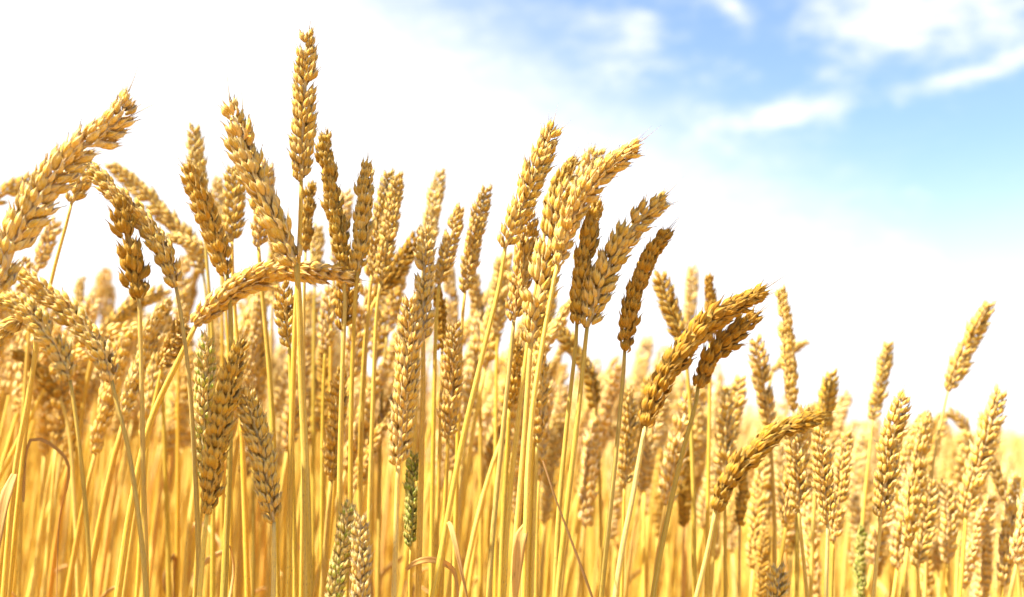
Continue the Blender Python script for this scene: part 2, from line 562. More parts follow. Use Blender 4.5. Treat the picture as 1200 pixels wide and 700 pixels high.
def spikelet(seed, nr, ns, full=True):
    """+Z along the spikelet, +X away from the stalk of the ear, its fan spread in Y"""
    r = random.Random(seed)
    nsh = 17 if nr > 8 else 8
    g = Geo()
    mm = 0.001
    j = lambda a: r.uniform(-a, a)

    def place(part, rx, ry, rz, p):
        V, q, tt, st = part
        M = rot('Y', rad(ry)) @ rot('X', rad(rx)) @ rot('Z', rad(rz))
        g.put(V @ M.T + np.array(p) * mm, q, None, tt, r.random(), st)

    for s in (1, -1):
        half = 0 if s > 0 else 180
        ax, az_ = -s * (16 + j(7)), half - s * (26 + j(18))
        p = (0.9, s * 1.6, 0.7 + j(.5))
        if not full:
            place(floret((10.8 + j(.8)) * mm, 4.9 * mm, 4.0 * mm, nr, ns, r=r), ax, 5 + j(5), az_, p)
            continue
        # grain in its inner husk, then the lemma round it, then the keeled glume low outside
        place(floret((9.0 + j(.6)) * mm, (3.6 + j(.3)) * mm, (3.2 + j(.3)) * mm, nr, ns, keel=0.0, beak=0.05, r=r), ax, 4 + j(5), az_ + s * j(20), p)
        place(shell((11.8 + j(1.2)) * mm, (4.1 + j(.5)) * mm, (3.6 + j(.4)) * mm, nr, nsh, 96 + j(14), 0.22, 0.45 + j(.35), r), ax - s * j(4), 5 + j(5), az_, p)
        place(shell((9.2 + j(1.0)) * mm, (3.7 + j(.4)) * mm, (3.0 + j(.4)) * mm, nr, nsh, 80 + j(14), 0.42, 0.45 + j(.35), r),
              -s * (20 + j(7)), -4 + j(8), half + s * (32 + j(18)), (-0.7, s * 2.5, -0.9 + j(.6)))
        # a second, thinner floret tucked inside
        place(shell((10.4 + j(1.2)) * mm, (3.2 + j(.4)) * mm, (2.9 + j(.3)) * mm, nr, nsh, 100 + j(14), 0.2, 0.4 + j(.3), r), -s * (8 + j(6)), 12 + j(6), half - s * (60 + j(25)), (1.9, s * 0.9, 2.2 + j(.6)))
    if full:
        place(floret((8.0 + j(.8)) * mm, 3.4 * mm, 3.0 * mm, nr, ns, keel=0.0, r=r), j(7), 9 + j(6), -90 + j(30), (1.6, j(.7), 3.0))
        place(shell((9.6 + j(1.0)) * mm, 4.2 * mm, 3.8 * mm, nr, nsh, 95, 0.16, 0.6, r), j(8), 10 + j(6), -90 + j(40), (1.7, j(.7), 3.0 + j(.6)))
        place(shell((7.6 + j(1.0)) * mm, 2.6 * mm, 2.2 * mm, nr, nsh, 110, 0.1, 0.6, r), j(12), 4 + j(6), j(180), (0.8, j(1.0), 5.0 + j(.6)))
    else:
        place(floret((9.4 + j(.9)) * mm, 4.0 * mm, 3.4 * mm, nr, ns, r=r), j(6), 11 + j(6), -90 + j(25), (1.7, j(.8), 3.0))
    if nr > 8:         # hair-fine awn stubs at the husk tips
        for q in range(r.choice([1, 2, 2, 3])):
            h = (r.uniform(-.6, .6) + 1.2, r.uniform(-3.2, 3.2), r.uniform(10, 13.2))
            ln = r.uniform(2.5, 7.5)
            dx, dy_ = r.uniform(-.15, .45), h[1] * 0.09 + r.uniform(-.2, .2)
            HP = np.array([(h[0], h[1] * .8, h[2] - 2.5), h, (h[0] + dx * ln, h[1] + dy_ * ln, h[2] + ln)]) * mm
            tube(g, curve(HP, 6)[0], np.linspace(0.00022, 0.00005, 6), 3, rnd=r.random())
    return g.arrays()


SPK_HI = [spikelet(100 + k, 11, 10) for k in range(8)]
SPK_MID = [spikelet(200 + k, 7, 7) for k in range(5)]
SPK_LO = [spikelet(300 + k, 5, 4, full=False) for k in range(4)]


def ear_transforms(P, ref, size, r, step=0.0030):
    """rotation (3x3 with scale) and place of every spikelet on the ear's line"""
    seg = np.linalg.norm(np.diff(P, axis=0), axis=1).sum()
    n = max(8, int(round((seg - 0.006 * size) / (step * (size if size <= 1.12 else size ** 0.35)))))
    T, Nn, S = frames(P, ref)
    res = []
    for i in range(n):
        t = i / n * 0.94
        f = t * (len(P) - 1)
        k = min(int(f), len(P) - 2)
        w = f - k
        p = P[k] * (1 - w) + P[k + 1] * w
        tn = unit(T[k] * (1 - w) + T[k + 1] * w)
        nn_ = unit(Nn[k] * (1 - w) + Nn[k + 1] * w)
        sd = np.cross(tn, nn_)
        s = 1 if i % 2 else -1
        if r.random() < 0.025 and 1 < i < n - 3:
            continue                                  # a spikelet lost to weather or birds
        prof = 0.72 + 0.28 * min(1, t / 0.16) if t < 0.16 else (1.0 if t < 0.62 else 1.0 - 0.38 * ((t - 0.62) / 0.38) ** 1.2)
        a = rad(r.gauss(16, 5)) * (1 - 1.8 * max(0, t - 0.68))
        off = 0.0017 * size * (1 - 0.85 * max(0, (t - 0.78) / 0.22))
        size_i = size * 0.86
        if size > 1.12:
            size_i = size ** 0.8 * 0.88
            off += (size - size_i) * 0.0034 * (1 - max(0, (t - 0.7) / 0.3))
        if i == n - 1:
            a *= 0.2
        z = unit(tn * math.cos(a) + sd * s * math.sin(a) + nn_ * r.gauss(0, 0.06))
        p = p + nn_ * r.gauss(0, 0.0007 + max(0, size - 1) * 0.002)
        x = unit(sd * s - z * np.dot(sd * s, z))
        y = np.cross(z, x)
        tw = r.gauss(0, 0.24)
        x, y = x * math.cos(tw) + y * math.sin(tw), y * math.cos(tw) - x * math.sin(tw)
        sc = size_i * prof * r.uniform(0.93, 1.07)
        Rm = np.stack([x, y, z], 1) * sc
        res.append((Rm, p + sd * s * off, t))
    return res


def ear_arrays(P, ref, size, r, lib, rachis=True, mi=0):
    g = Geo()
    if rachis:
        tube(g, P[:-2], np.linspace(0.0021, 0.0012, len(P) - 2) * size, 6, mi=mi)
    for Rm, p, t in ear_transforms(P, ref, size, r):
        A = r.choice(lib)
        g.put(A['v'] @ Rm.T + p, A['q'], A['t'], A['tt'], (A['rnd'] + r.random()) % 1.0, A['st'], mi)
    return g


def ribbon(P, width, ref, fold=0.25, twist=0.0):
    """a dry leaf blade: thin closed strip with a folded midrib"""
    g = Geo()
    T, A, B = frames(np.asarray(P), ref)
    n = len(P)
    tt = np.linspace(0, 1, n)
    Wd = width * np.minimum(1, 0.55 + tt * 3) * (1 - tt ** 2.2 * 0.93)
    tw = twist * tt
    S = B * np.cos(tw)[:, None] + A * np.sin(tw)[:, None]
    U = A * np.cos(tw)[:, None] - B * np.sin(tw)[:, None]
    th = 0.00022
    prof = [(-1, fold, 1), (-.5, fold * .4, 1), (0, 0, 1), (.5, fold * .4, 1), (1, fold, 1), (1, fold, -1), (.5, fold * .4, -1), (0, 0, -1), (-.5, fold * .4, -1), (-1, fold, -1)]
    V = np.stack([P + S * (x * Wd / 2)[:, None] + U * (y * Wd / 2 + k * th)[:, None] for x, y, k in prof], 1)
    ns = len(prof)
    i = np.arange(n - 1)[:, None] * ns
    j = np.arange(ns)[None]
    j2 = (j + 1) % ns
    q = np.stack([i + j, i + j2, i + ns + j2, i + ns + j], -1).reshape(-1, 4)
    L = np.concatenate([[0], np.cumsum(np.linalg.norm(np.diff(P, axis=0), axis=1))])
    st = np.stack([np.tile([p[0] for p in prof], n), np.zeros(n * ns), np.repeat(L, ns)], -1)
    g.put(V.reshape(-1, 3), q, None, np.repeat(tt, ns), np.repeat(tt, ns), st)
    return g.arrays()


# ------------------------------------------------------------------ the ground
g = Geo()
xs = np.concatenate([-np.geomspace(600, 1, 14), np.linspace(-0.8, 0.8, 5), np.geomspace(1, 600, 14)])
gx, gy = np.meshgrid(xs, xs, indexing='ij')
k = len(xs)
gz = 0.012 * np.sin(gx * 5.1 + 1) * np.cos(gy * 4.3) * (np.hypot(gx, gy) < 30)
ii, jj = np.meshgrid(np.arange(k - 1), np.arange(k - 1), indexing='ij')
quads = np.stack([ii * k + jj, (ii + 1) * k + jj, (ii + 1) * k + jj + 1, ii * k + jj + 1], -1).reshape(-1, 4)
g.put(np.stack([gx, gy, gz - 0.012], -1).reshape(-1, 3), quads)
ground = link('ground', to_mesh('ground', g.arrays(), [mat_ground()]))
ground['kind'] = 'structure'

# ------------------------------------------------------------------ foreground stalks, each built to its own shape
CP, SP_ = math.cos(PITCH), math.sin(PITCH)


def at(px, py, y):
    """the point at distance y in front of the camera seen at that pixel of the photograph"""
    u, v = (px - 600) / F_PX, (350 - py) / F_PX
    d = np.array([u, CP - v * SP_, SP_ + v * CP])
    return np.array([0, 0, CAM_Z]) + d * (y / d[1])


TONE = {
    'gold': (1.05, 1.06, 1.12), 'light': (1.12, 1.16, 1.32), 'pale': (1.16, 1.25, 1.7), 'deep': (0.90, 0.83, 0.62), 'brown': (0.70, 0.59, 0.36),  # brown: riper ears, with part of their shade put into the tint
    'green': (0.85, 1.0, 0.8), 'palegreen': (1.28, 1.32, 1.35),
}
SPK_ME = [to_mesh('spikelet', A, [HUSK]) for A in SPK_HI]
SPK_ME_G = [to_mesh('spikelet', A, [HUSK_G]) for A in SPK_HI[:4]]
GROUP = 'wheat stalks standing in the field'


def shade(c, r, k=0.06):
    f = r.uniform(1 - k, 1 + k)
    return tuple(x * f * r.uniform(0.985, 1.015) for x in c)


def awn_mesh():
    g = Geo()
    P, _ = curve([(0, 0, 0), (0.0006, 0, 0.008), (0.0022, 0.0005, 0.018)], 7)
    tube(g, P, np.linspace(0.00028, 0.00006, 7), 4)
    return to_mesh('awn', g.arrays(), [HUSK])


AWN = awn_mesh()


LEAF_ME = []
for k in range(6):
    rr = random.Random(800 + k)
    ln, tn_ = rr.uniform(0.05, 0.11), rr.uniform(0.7, 1.6)
    pts = [(0.0018, 0, -0.035), (0.0022, 0, 0), (0.006, 0.001, 0.008), (0.016 + .01 * tn_, 0.003, 0.004 - .01 * tn_), (0.024, 0.006, -ln * 0.6), (0.028 + rr.uniform(-.01, .02), rr.uniform(-.015, .015), -ln * 1.3)]
    LP, _ = curve(pts, 26)
    LEAF_ME.append(to_mesh('leaf', ribbon(LP, rr.uniform(0.0022, 0.0048), (-0.3, -1, 0.5), 0.35, rr.uniform(-1.5, 1.5)), [LEAF]))


def hero(label, ear, y, w, tone='gold', stem=(), roll=None, dy=0.0, stem_w=8.0, detail=True, leaves=(), stem_tone=None, awns=3):
    """ear: points from tip to base; stem: points below the base, all at distance y (the tip leans dy further)"""
    r = random.Random(hash((ear[0], ear[-1])) % 99991)
    n = len(ear)
    E = np.array([at(px, py, y + dy * (1 - i / (n - 1))) for i, (px, py) in enumerate(ear)])[::-1]   # base first
    size = w * y / F_PX / 0.0172
    S = [E[0]] + [at(px, py, y) for px, py in stem]
    if not stem:
        d = unit(E[0] - E[1])
        d = unit(d + np.array([0, 0, -1.2]))
        S.append(E[0] + d * 0.08)
    # on down to the ground, coming upright
    a, b = S[-2], S[-1]
    slope = (b - a) / max(a[2] - b[2], 0.02)
    slope = np.clip(slope, -0.5, 0.5)
    drop = b[2]
    foot = np.array([b[0] + slope[0] * drop * 0.45, b[1] + slope[1] * drop * 0.45 + r.uniform(-0.02, 0.02), 0.0])
    mid = np.array([b[0] + slope[0] * drop * 0.34, b[1] + slope[1] * drop * .3, drop * 0.5])
    S += [mid, foot]
    root = bpy.data.objects.new('wheat_stalk', None)
    COL.objects.link(root)
    root.empty_display_size = 0.02
    root.location = foot
    tag(root, label, 'wheat', GROUP)
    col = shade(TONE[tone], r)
    hm = HUSK_G if tone in ('green', 'palegreen') else HUSK
    # stem
    P, L = curve(S, 130)
    P = P + np.sin(np.linspace(0, r.uniform(9, 15), 130) + r.uniform(0, 6))[:, None] * np.array([[0.0007, 0.0007, 0]]) * np.linspace(0, 1, 130)[:, None]
    d = np.linspace(0, L, 130)
    rw = stem_w * y / F_PX / 2 * 0.86
    R = rw * np.interp(d, [0, 0.015, 0.12, 0.3, L], [0.62, 0.72, 0.95, 1.05, 1.15])
    d0 = r.uniform(0.13, 0.3)                     # where the leaf sheath wraps the culm
    R = R * np.where(d > d0, 1.16, 1.0) * (1 + 0.28 * np.exp(-((d - d0 - 0.13) / 0.006) ** 2))
    g = Geo()
    tube(g, P - foot, R, 10, rnd=d)
    sc = stem_tone or r.choice([(1, 1, 1), (1, 1, 1), (1.02, 1.05, 1.0), (0.84, 0.88, 0.8), (0.95, 0.9, 0.8), (1.08, 1.14, 1.35)])
    link('stem', to_mesh('stem', g.arrays(), [STEM]), root, color=shade(sc, r))
    # ear
    EP, EL = curve(E, 26)
    EP = EP - foot
    ref = np.array([0.0, -1.0, 0.15])
    T0 = unit(EP[12] - EP[0])
    rl = rad(roll if roll is not None else r.choice([0, 0, 0, 25, -25, 60, 90]) + r.uniform(-14, 14))
    ref = ref - T0 * np.dot(ref, T0)
    ref = unit(ref) * math.cos(rl) + np.cross(T0, unit(ref)) * math.sin(rl)
    if detail:
        g = Geo()
        tube(g, EP[:-3], np.linspace(0.0021, 0.0012, len(EP) - 3) * min(size, 1.1) * np.minimum(1, 0.5 + np.arange(len(EP) - 3) * 0.2), 8)
        e = link('ear', to_mesh('ear', g.arrays(), [hm]), root, color=col)
        lib = SPK_ME_G if hm is HUSK_G else SPK_ME
        tr = ear_transforms(EP, ref, size, r)
        for Rm, p, t in tr:
            M = Matrix(np.vstack([np.hstack([Rm, p[:, None]]), [0, 0, 0, 1]]).tolist())
            link('spikelet', r.choice(lib), e, mat=M, color=shade(col, r, 0.08))
        for q in range(awns):
            Rm, p, t = tr[-1 - q * 2 if q < 2 else -4]
            tipz = Rm[:, 2]
            M = Matrix(np.vstack([np.hstack([Rm * r.uniform(0.85, 1.35), (p + tipz * 0.0108)[:, None]]), [0, 0, 0, 1]]).tolist())
            link('awn', AWN, e, mat=M, color=tuple(c * .8 for c in col))
    else:
        g = ear_arrays(EP, ref, size, r, SPK_MID)
        link('ear', to_mesh('ear', g.arrays(), [hm]), root, color=col)
    if not leaves and r.random() < 0.4:
        q = int(np.searchsorted(d, d0))
        M = Matrix.Translation(Vector(P[q] - foot)) @ Matrix.Rotation(r.uniform(0, 6.28), 4, 'Z') @ Matrix.Scale(r.uniform(0.7, 1.0), 4)
        link('leaf', r.choice(LEAF_ME), root, mat=M, color=r.choice([(1, 1, 1), (1.05, 1.1, 1.0), (.8, .72, .6), (.6, .5, .4)]))
    for kind, pts, wd, tw, lc in leaves:
        LP, _ = curve([at(px, py, y + dd) for px, py, dd in pts], 28)
        A = ribbon(LP - foot, wd * y / F_PX, (0.1, -1, 0.2), 0.3, tw)
        link(kind, to_mesh(kind, A, [LEAF]), root, color=lc)
    return root


GREY = (0.82, 0.85, 1.0)
PALE = (1.08, 1.18, 1.55)
# --- tallest and nearest ears of the left half
hero('tallest upright golden wheat stalk, its slim ear highest against the white sky',
     [(361, 30), (356, 120), (353, 212)], 0.585, 31, 'gold', [(352, 260), (345, 400), (340, 560), (338, 700)], roll=4, stem_w=8.5)
hero('plump pale wheat ear leaning left, its base touching the horizontal drooping ear',
     [(268, 112), (285, 172), (312, 240), (347, 310)], 0.575, 43, 'light', [(350, 345), (353, 440), (359, 580), (361, 700)], roll=50, stem_w=12, stem_tone=GREY)
hero('wheat ear bent flat sideways across the grey stem, its thick stalk slanting down left',
     [(424, 328), (388, 322), (352, 317), (326, 317), (292, 330), (258, 352), (229, 382)], 0.60, 37, 'light', [(208, 425), (178, 490), (158, 570), (138, 700)], roll=75, stem_w=10)
hero('largest pale wheat ear at the left edge, arching up to the right',
     [(158, 102), (132, 146), (90, 178), (46, 230), (18, 280), (-4, 345)], 0.525, 47, 'pale', [(-12, 380), (-25, 500), (-40, 700)], roll=55, stem_w=10)
hero('golden wheat ear arching over leftwards below the largest ear',
     [(99, 193), (126, 216), (160, 252), (188, 288), (206, 336)], 0.57, 36, 'gold', [(209, 350), (220, 430), (228, 540), (234, 700)], roll=70, stem_w=7.5, stem_tone=GREY)
hero('dark brown wheat ear leaning left in front of the arching golden ear',
     [(137, 236), (152, 285), (163, 350)], 0.56, 41, 'brown', [(164, 370), (166, 450), (168, 560), (172, 700)], roll=80, stem_w=8)
hero('golden wheat ear drooping from lower left, longest of the two bent side by side',
     [(16, 314), (48, 338), (86, 372), (114, 405), (131, 446)], 0.55, 35, 'light', [(135, 465), (150, 525), (163, 610), (172, 700)], roll=65, stem_w=8, stem_tone=GREY)
hero('golden wheat ear nodding to the left edge, lower of the two bent side by side',
     [(-6, 346), (26, 360), (52, 388), (72, 418), (82, 446)], 0.54, 32, 'light', [(85, 462), (94, 530), (102, 616), (106, 700)], roll=40, stem_w=7, stem_tone=GREY)
hero('wheat ear cut by the left edge, hanging down under the paired bent ears',
     [(-20, 404), (4, 388), (34, 368)], 0.60, 34, 'gold', [(42, 392), (34, 460), (18, 550), (4, 700)], roll=60, stem_w=8.5,
     leaves=[('leaf', [(17, 556, -.004), (6, 585, -.012), (-6, 650, -.02), (-12, 720, -.02)], 12, 0.7, (0.9, 0.85, 0.7))])
hero('short wheat ear peeping from behind the largest ear, on a thin stem slanting left',
     [(108, 190), (97, 212), (84, 238)], 0.64, 28, 'gold', [(78, 262), (62, 322), (40, 430), (20, 600)], roll=10, stem_w=6)
hero('slender golden ear sloping down right behind the arching ear',
     [(122, 188), (152, 212), (186, 246), (222, 284), (238, 320)], 0.80, 24, 'gold', [(242, 350), (248, 460), (250, 700)], detail=False, stem_w=6)
hero('short wheat ear lying sideways just left of the dark leaning ear pair',
     [(190, 277), (214, 281), (240, 292)], 0.74, 20, 'light', [(256, 305), (266, 380), (270, 560), (270, 700)], detail=False, stem_w=6)
hero('blurred ear poking in from the left edge, behind the largest ear',
     [(44, 208), (18, 220), (-12, 238)], 0.78, 24, 'gold', [(-30, 262), (-45, 400), (-50, 600)], detail=False, stem_w=6)
hero('small pale ear under the largest ear, standing upright in the gap',
     [(66, 256), (56, 284), (43, 318)], 0.76, 22, 'pale', [(38, 350), (28, 480), (22, 700)], detail=False, stem_w=6)
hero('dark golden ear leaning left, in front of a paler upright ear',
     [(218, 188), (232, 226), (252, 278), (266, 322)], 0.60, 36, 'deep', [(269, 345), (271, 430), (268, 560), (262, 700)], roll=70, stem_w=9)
hero('pale upright ear standing behind the dark golden leaning ear',
     [(227, 144), (230, 185), (238, 250)], 0.72, 24, 'light', [(242, 300), (250, 420), (250, 600)], detail=False, stem_w=6)
hero('golden ear half hidden behind the plump pale leaning ear, on its left',
     [(274, 190), (275, 232), (272, 284)], 0.68, 28, 'gold', [(273, 330), (280, 430), (290, 700)], roll=0, stem_w=7)
hero('pale slim ear behind the plump leaning ear, on its right',
     [(314, 186), (309, 232), (303, 290)], 0.66, 25, 'pale', [(306, 330), (318, 470), (325, 700)], roll=20, stem_w=8)
hero('golden ear tilted slightly left, first one right of the tallest ear',
     [(379, 150), (386, 205), (396, 268), (402, 318)], 0.60, 30, 'deep', [(404, 350), (400, 470), (396, 700)], roll=75, stem_w=7.5)
hero('golden ear with a fine needle tip, leaning right beside the left-tilted ear',
     [(431, 188), (427, 240), (419, 318)], 0.60, 31, 'gold', [(417, 340), (412, 460), (410, 700)], roll=80, stem_w=7.5, awns=5)
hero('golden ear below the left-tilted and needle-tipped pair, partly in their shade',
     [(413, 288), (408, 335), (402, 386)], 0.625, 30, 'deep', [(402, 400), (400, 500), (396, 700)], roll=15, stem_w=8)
hero('slim ear behind the needle-tipped ear, curving right at its top',
     [(458, 196), (449, 240), (436, 320)], 0.68, 23, 'gold', [(432, 360), (424, 500), (420, 700)], roll=0, stem_w=7)
hero('slim ear of neat round grains, rightmost of the cluster beside the needle-tipped ear',
     [(468, 198), (459, 252), (446, 330)], 0.66, 22, 'gold', [(442, 360), (436, 500), (430, 700)], roll=0, stem_w=7)
hero('brown ear sloping up right into the pale middle ears',
     [(496, 268), (472, 306), (442, 348)], 0.74, 24, 'brown', [(432, 372), (424, 480), (420, 700)], detail=False, stem_w=7)
hero('softly blurred pale ear rising above the frosted middle ears',
     [(518, 196), (509, 240), (497, 306)], 0.76, 22, 'pale', [(494, 340), (486, 500), (480, 700)], detail=False, stem_w=7)
hero('whitish upright ear in the middle, directly above the long standing ear',
     [(499, 262), (497, 330), (496, 400)], 0.615, 27, 'pale', [(496, 420), (494, 540), (490, 700)], roll=5, stem_w=9)
hero('long pale upright ear in the middle beside the green ear',
     [(483, 338), (476, 440), (467, 546)], 0.575, 33, 'light', [(466, 560), (464, 630), (461, 720)], roll=10, stem_w=9.5, stem_tone=PALE)
hero('slim gold ear with a straight left lean, between pale middle ears and the nodding one',
     [(540, 238), (528, 282), (515, 334)], 0.67, 22, 'gold', [(512, 360), (508, 500), (505, 700)], roll=0, stem_w=7)
hero('dark ear standing right below the slim left-leaning gold ear',
     [(513, 335), (516, 370), (518, 410)], 0.69, 22, 'brown', [(518, 440), (514, 560), (510, 700)], roll=75, stem_w=6.5)
hero('slim clear ear on a bare stem, alone right of the middle ears',
     [(573, 214), (558, 268), (545, 342)], 0.68, 23, 'gold', [(542, 372), (538, 470), (532, 700)], roll=5, stem_w=6.5)
hero('golden ear hanging between the yellow stems left of the tight cluster',
     [(533, 374), (530, 440), (525, 514)], 0.64, 27, 'gold', [(524, 540), (520, 620), (516, 720)], roll=20, stem_w=8,
     leaves=[('leaf', [(476, 668, -.03), (486, 660, -.03), (502, 656, -.03), (520, 660, -.028), (532, 672, -.02), (536, 705, -.02), (534, 740, -.02)], 7, 0.3, (1.0, 0.95, 0.75))])
# --- the tight cluster in the middle
hero('slender golden ear leaning right, standing apart at the left of the tight cluster',
     [(651, 142), (626, 206), (592, 290)], 0.575, 33, 'gold', [(586, 330), (568, 405), (541, 520), (512, 676), (506, 710)], roll=12, stem_w=8,
     leaves=[('leaf', [(524, 612, 0), (528, 616, -.006), (534, 640, -.012), (545, 690, -.015), (552, 720, -.015)], 6, 1.2, (0.8, 0.72, 0.6))])
hero('broad ear arching right over the cluster to a pale pointed tip',
     [(754, 168), (726, 186), (698, 210), (670, 254), (653, 310)], 0.56, 37, 'light', [(650, 325), (637, 395), (622, 500), (614, 700)], roll=60, stem_w=8.5, stem_tone=PALE)
hero('plump golden ear in the centre of the cluster, its grains widest',
     [(672, 208), (652, 258), (636, 325), (622, 402)], 0.565, 41, 'gold', [(620, 430), (614, 520), (606, 620), (600, 710)], roll=10, stem_w=10, stem_tone=(1.0, 1.0, 1.0),
     leaves=[('leaf', [(616, 617, -.004), (610, 630, -.007), (606, 660, -.008), (602, 720, -.008)], 15, 0.25, (1.0, 1.0, 0.8))])
hero('brown narrow ear tip rising behind the centre of the cluster',
     [(678, 185), (660, 208), (640, 262)], 0.63, 28, 'deep', [(634, 300), (616, 420), (596, 600), (590, 700)], roll=85, stem_w=7)
hero('overexposed pale ear behind the arching ear, almost white against the sky',
     [(704, 172), (684, 208), (660, 262)], 0.66, 30, 'pale', [(650, 300), (630, 420), (618, 700)], roll=30, stem_w=7)  # the pale tint carries its overexposure against the sky
hero('golden ear hugging the left side of the cluster',
     [(622, 246), (614, 300), (602, 376)], 0.585, 30, 'gold', [(600, 400), (590, 500), (578, 620), (572, 710)], roll=-20, stem_w=8, stem_tone=GREY)
hero('thin upright ear under the cluster, framed by two yellow stems',
     [(632, 396), (632, 450), (629, 520)], 0.66, 27, 'gold', [(628, 550), (625, 620), (622, 720)], roll=60, stem_w=8)
hero('small ear hidden between the stems below the hugging ear',
     [(606, 396), (603, 430), (597, 478)], 0.67, 24, 'deep', [(596, 500), (590, 600), (586, 710)], roll=60, stem_w=8)
hero('deep golden ear standing upright just right of the cluster',
     [(701, 234), (688, 288), (676, 380)], 0.575, 35, 'deep', [(675, 400), (664, 500), (655, 600), (650, 710)], roll=75, stem_w=7.5)
hero('golden ear arching right with two fine awns, between the deep golden and dark ears',
     [(786, 228), (744, 264), (712, 314), (688, 384)], 0.57, 36, 'gold', [(686, 402), (676, 500), (664, 600), (652, 710)], roll=20, stem_w=8.5, stem_tone=GREY, awns=5)
hero('dark brown ear arching right, standing on a slim grey stem',
     [(787, 266), (758, 306), (742, 352), (732, 412)], 0.575, 33, 'brown', [(731, 430), (725, 500), (715, 600), (704, 710)], roll=75, stem_w=7.5, stem_tone=GREY, awns=5)
# --- the pair bent to the right and the lower drooping one
hero('long golden ear bent far right, upper of the crossing pair',
     [(900, 337), (872, 355), (848, 367), (824, 384), (800, 411), (780, 437), (767, 466), (756, 500)], 0.57, 42, 'brown', [(753, 516), (742, 580), (730, 640), (720, 710)], roll=75, stem_w=9, stem_tone=PALE, awns=5)
hero('dark ear bent far right, lower of the crossing pair, on a grey stem',
     [(890, 366), (862, 392), (836, 414), (818, 454)], 0.585, 37, 'brown', [(816, 470), (800, 530), (784, 600), (764, 710)], roll=75, stem_w=8, stem_tone=GREY)
hero('brown ear drooping far right over the blurred crop, with long stray awns',
     [(966, 488), (940, 494), (908, 508), (872, 540), (852, 566), (838, 598)], 0.56, 38, 'brown', [(836, 612), (826, 660), (814, 710)], roll=80, stem_w=8, stem_tone=PALE, awns=6)
# --- lower left group
hero('tall brown-gold ear standing low at left, in front of the greenish ear',
     [(285, 392), (272, 440), (256, 510), (243, 602)], 0.555, 35, 'deep', [(241, 616), (237, 660), (233, 710)], roll=70, stem_w=9, stem_tone=PALE)
hero('whitish ear tinged green, behind the low brown-gold ear',
     [(244, 386), (240, 450), (238, 560)], 0.60, 30, 'palegreen', [(237, 580), (232, 640), (228, 710)], roll=15, stem_w=8, stem_tone=GREY)
hero('golden ear leaning left, low beside the brown-gold ear',
     [(284, 450), (304, 518), (321, 612)], 0.565, 33, 'gold', [(321, 626), (321, 660), (320, 710)], roll=25, stem_w=9, stem_tone=PALE)
hero('green and white ear at the bottom edge, left of the pale bottom pair',
     [(411, 584), (402, 640), (388, 716)], 0.56, 25, 'palegreen', [(386, 740), (382, 800)], roll=15, stem_w=8)
hero('pale straw ear at the bottom edge, right of the bottom pair',
     [(421, 598), (423, 660), (421, 735)], 0.555, 26, 'pale', [(421, 760), (420, 820)], roll=8, stem_w=8)
hero('green unripe ear half hidden behind the long pale middle ear',
     [(484, 526), (484, 580), (481, 640)], 0.62, 22, 'green', [(481, 655), (480, 680), (480, 720)], roll=8, stem_w=5)
hero('small golden ear hanging under the sideways ear, left of the grey stem',
     [(331, 330), (335, 366), (339, 406)], 0.63, 28, 'gold', [(340, 425), (343, 560), (346, 710)], roll=15, stem_w=8)
hero('blurred ear leaning right in the gap left of the sideways ear',
     [(198, 338), (160, 356), (120, 390)], 0.82, 24, 'gold', [(108, 420), (92, 520), (80, 700)], detail=False, stem_w=7)
hero('curled ear pointing at the camera, under the arching golden ear',
     [(214, 378), (206, 398), (190, 428)], 0.72, 28, 'gold', [(186, 448), (174, 510), (160, 700)], detail=False, stem_w=6.5, dy=-0.05)
hero('bleached ear head facing the camera, left of the curled ear',
     [(178, 384), (184, 398), (188, 420)], 0.80, 30, 'pale', [(190, 450), (194, 560), (198, 700)], detail=False, stem_w=6.5, dy=-0.06)
hero('brown blurred ear slanting down right at the left edge',
     [(14, 412), (40, 430), (70, 466)], 0.78, 26, 'brown', [(80, 500), (88, 600), (92, 700)], detail=False, stem_w=7)
# --- blurred ears of the right half
hero('short dark ear standing upright just above the crossing pair',
     [(832, 322), (832, 345), (832, 400)], 0.74, 22, 'brown', [(832, 440), (830, 560), (828, 700)], detail=False, stem_w=6)
hero('deep golden ear leaning left behind the crossing pair',
     [(772, 317), (782, 352), (800, 402)], 0.74, 25, 'deep', [(806, 440), (812, 560), (814, 700)], detail=False, stem_w=6.5)
hero('pale blurred ear upright in the gap behind the crossing pair',
     [(812, 308), (810, 345), (806, 400)], 0.95, 18, 'pale', [(806, 440), (804, 560), (804, 700)], detail=False, stem_w=5)
hero('slim upright ear alone right of the crossing pair, taller than its neighbours',
     [(915, 332), (922, 400), (930, 480)], 0.76, 23, 'gold', [(931, 510), (934, 600), (934, 700)], detail=False, stem_w=6.5)
hero('ear standing left of the slim tall upright ear, leaning left',
     [(886, 392), (892, 440), (902, 498)], 0.76, 25, 'gold', [(904, 530), (908, 620), (908, 700)], detail=False, stem_w=6.5)
hero('small ear bent sideways behind the slim tall upright ear',
     [(949, 400), (928, 412), (906, 436)], 0.90, 14, 'gold', [(900, 460), (896, 560), (896, 700)], detail=False, stem_w=5)
hero('round grained ear beneath the slim tall upright ear',
     [(925, 498), (932, 540), (936, 596)], 0.68, 24, 'gold', [(938, 620), (946, 700)], roll=5, stem_w=6.5)
hero('deep golden ear just above the tip of the brown drooping ear',
     [(976, 432), (968, 474), (958, 530)], 0.78, 24, 'deep', [(956, 560), (952, 640), (950, 710)], detail=False, stem_w=6.5)
hero('tidy golden ear on a white stem right below the drooping tip',
     [(962, 500), (964, 552), (970, 614)], 0.63, 26, 'gold', [(970, 630), (969, 660), (968, 715)], roll=0, stem_w=7, stem_tone=PALE)
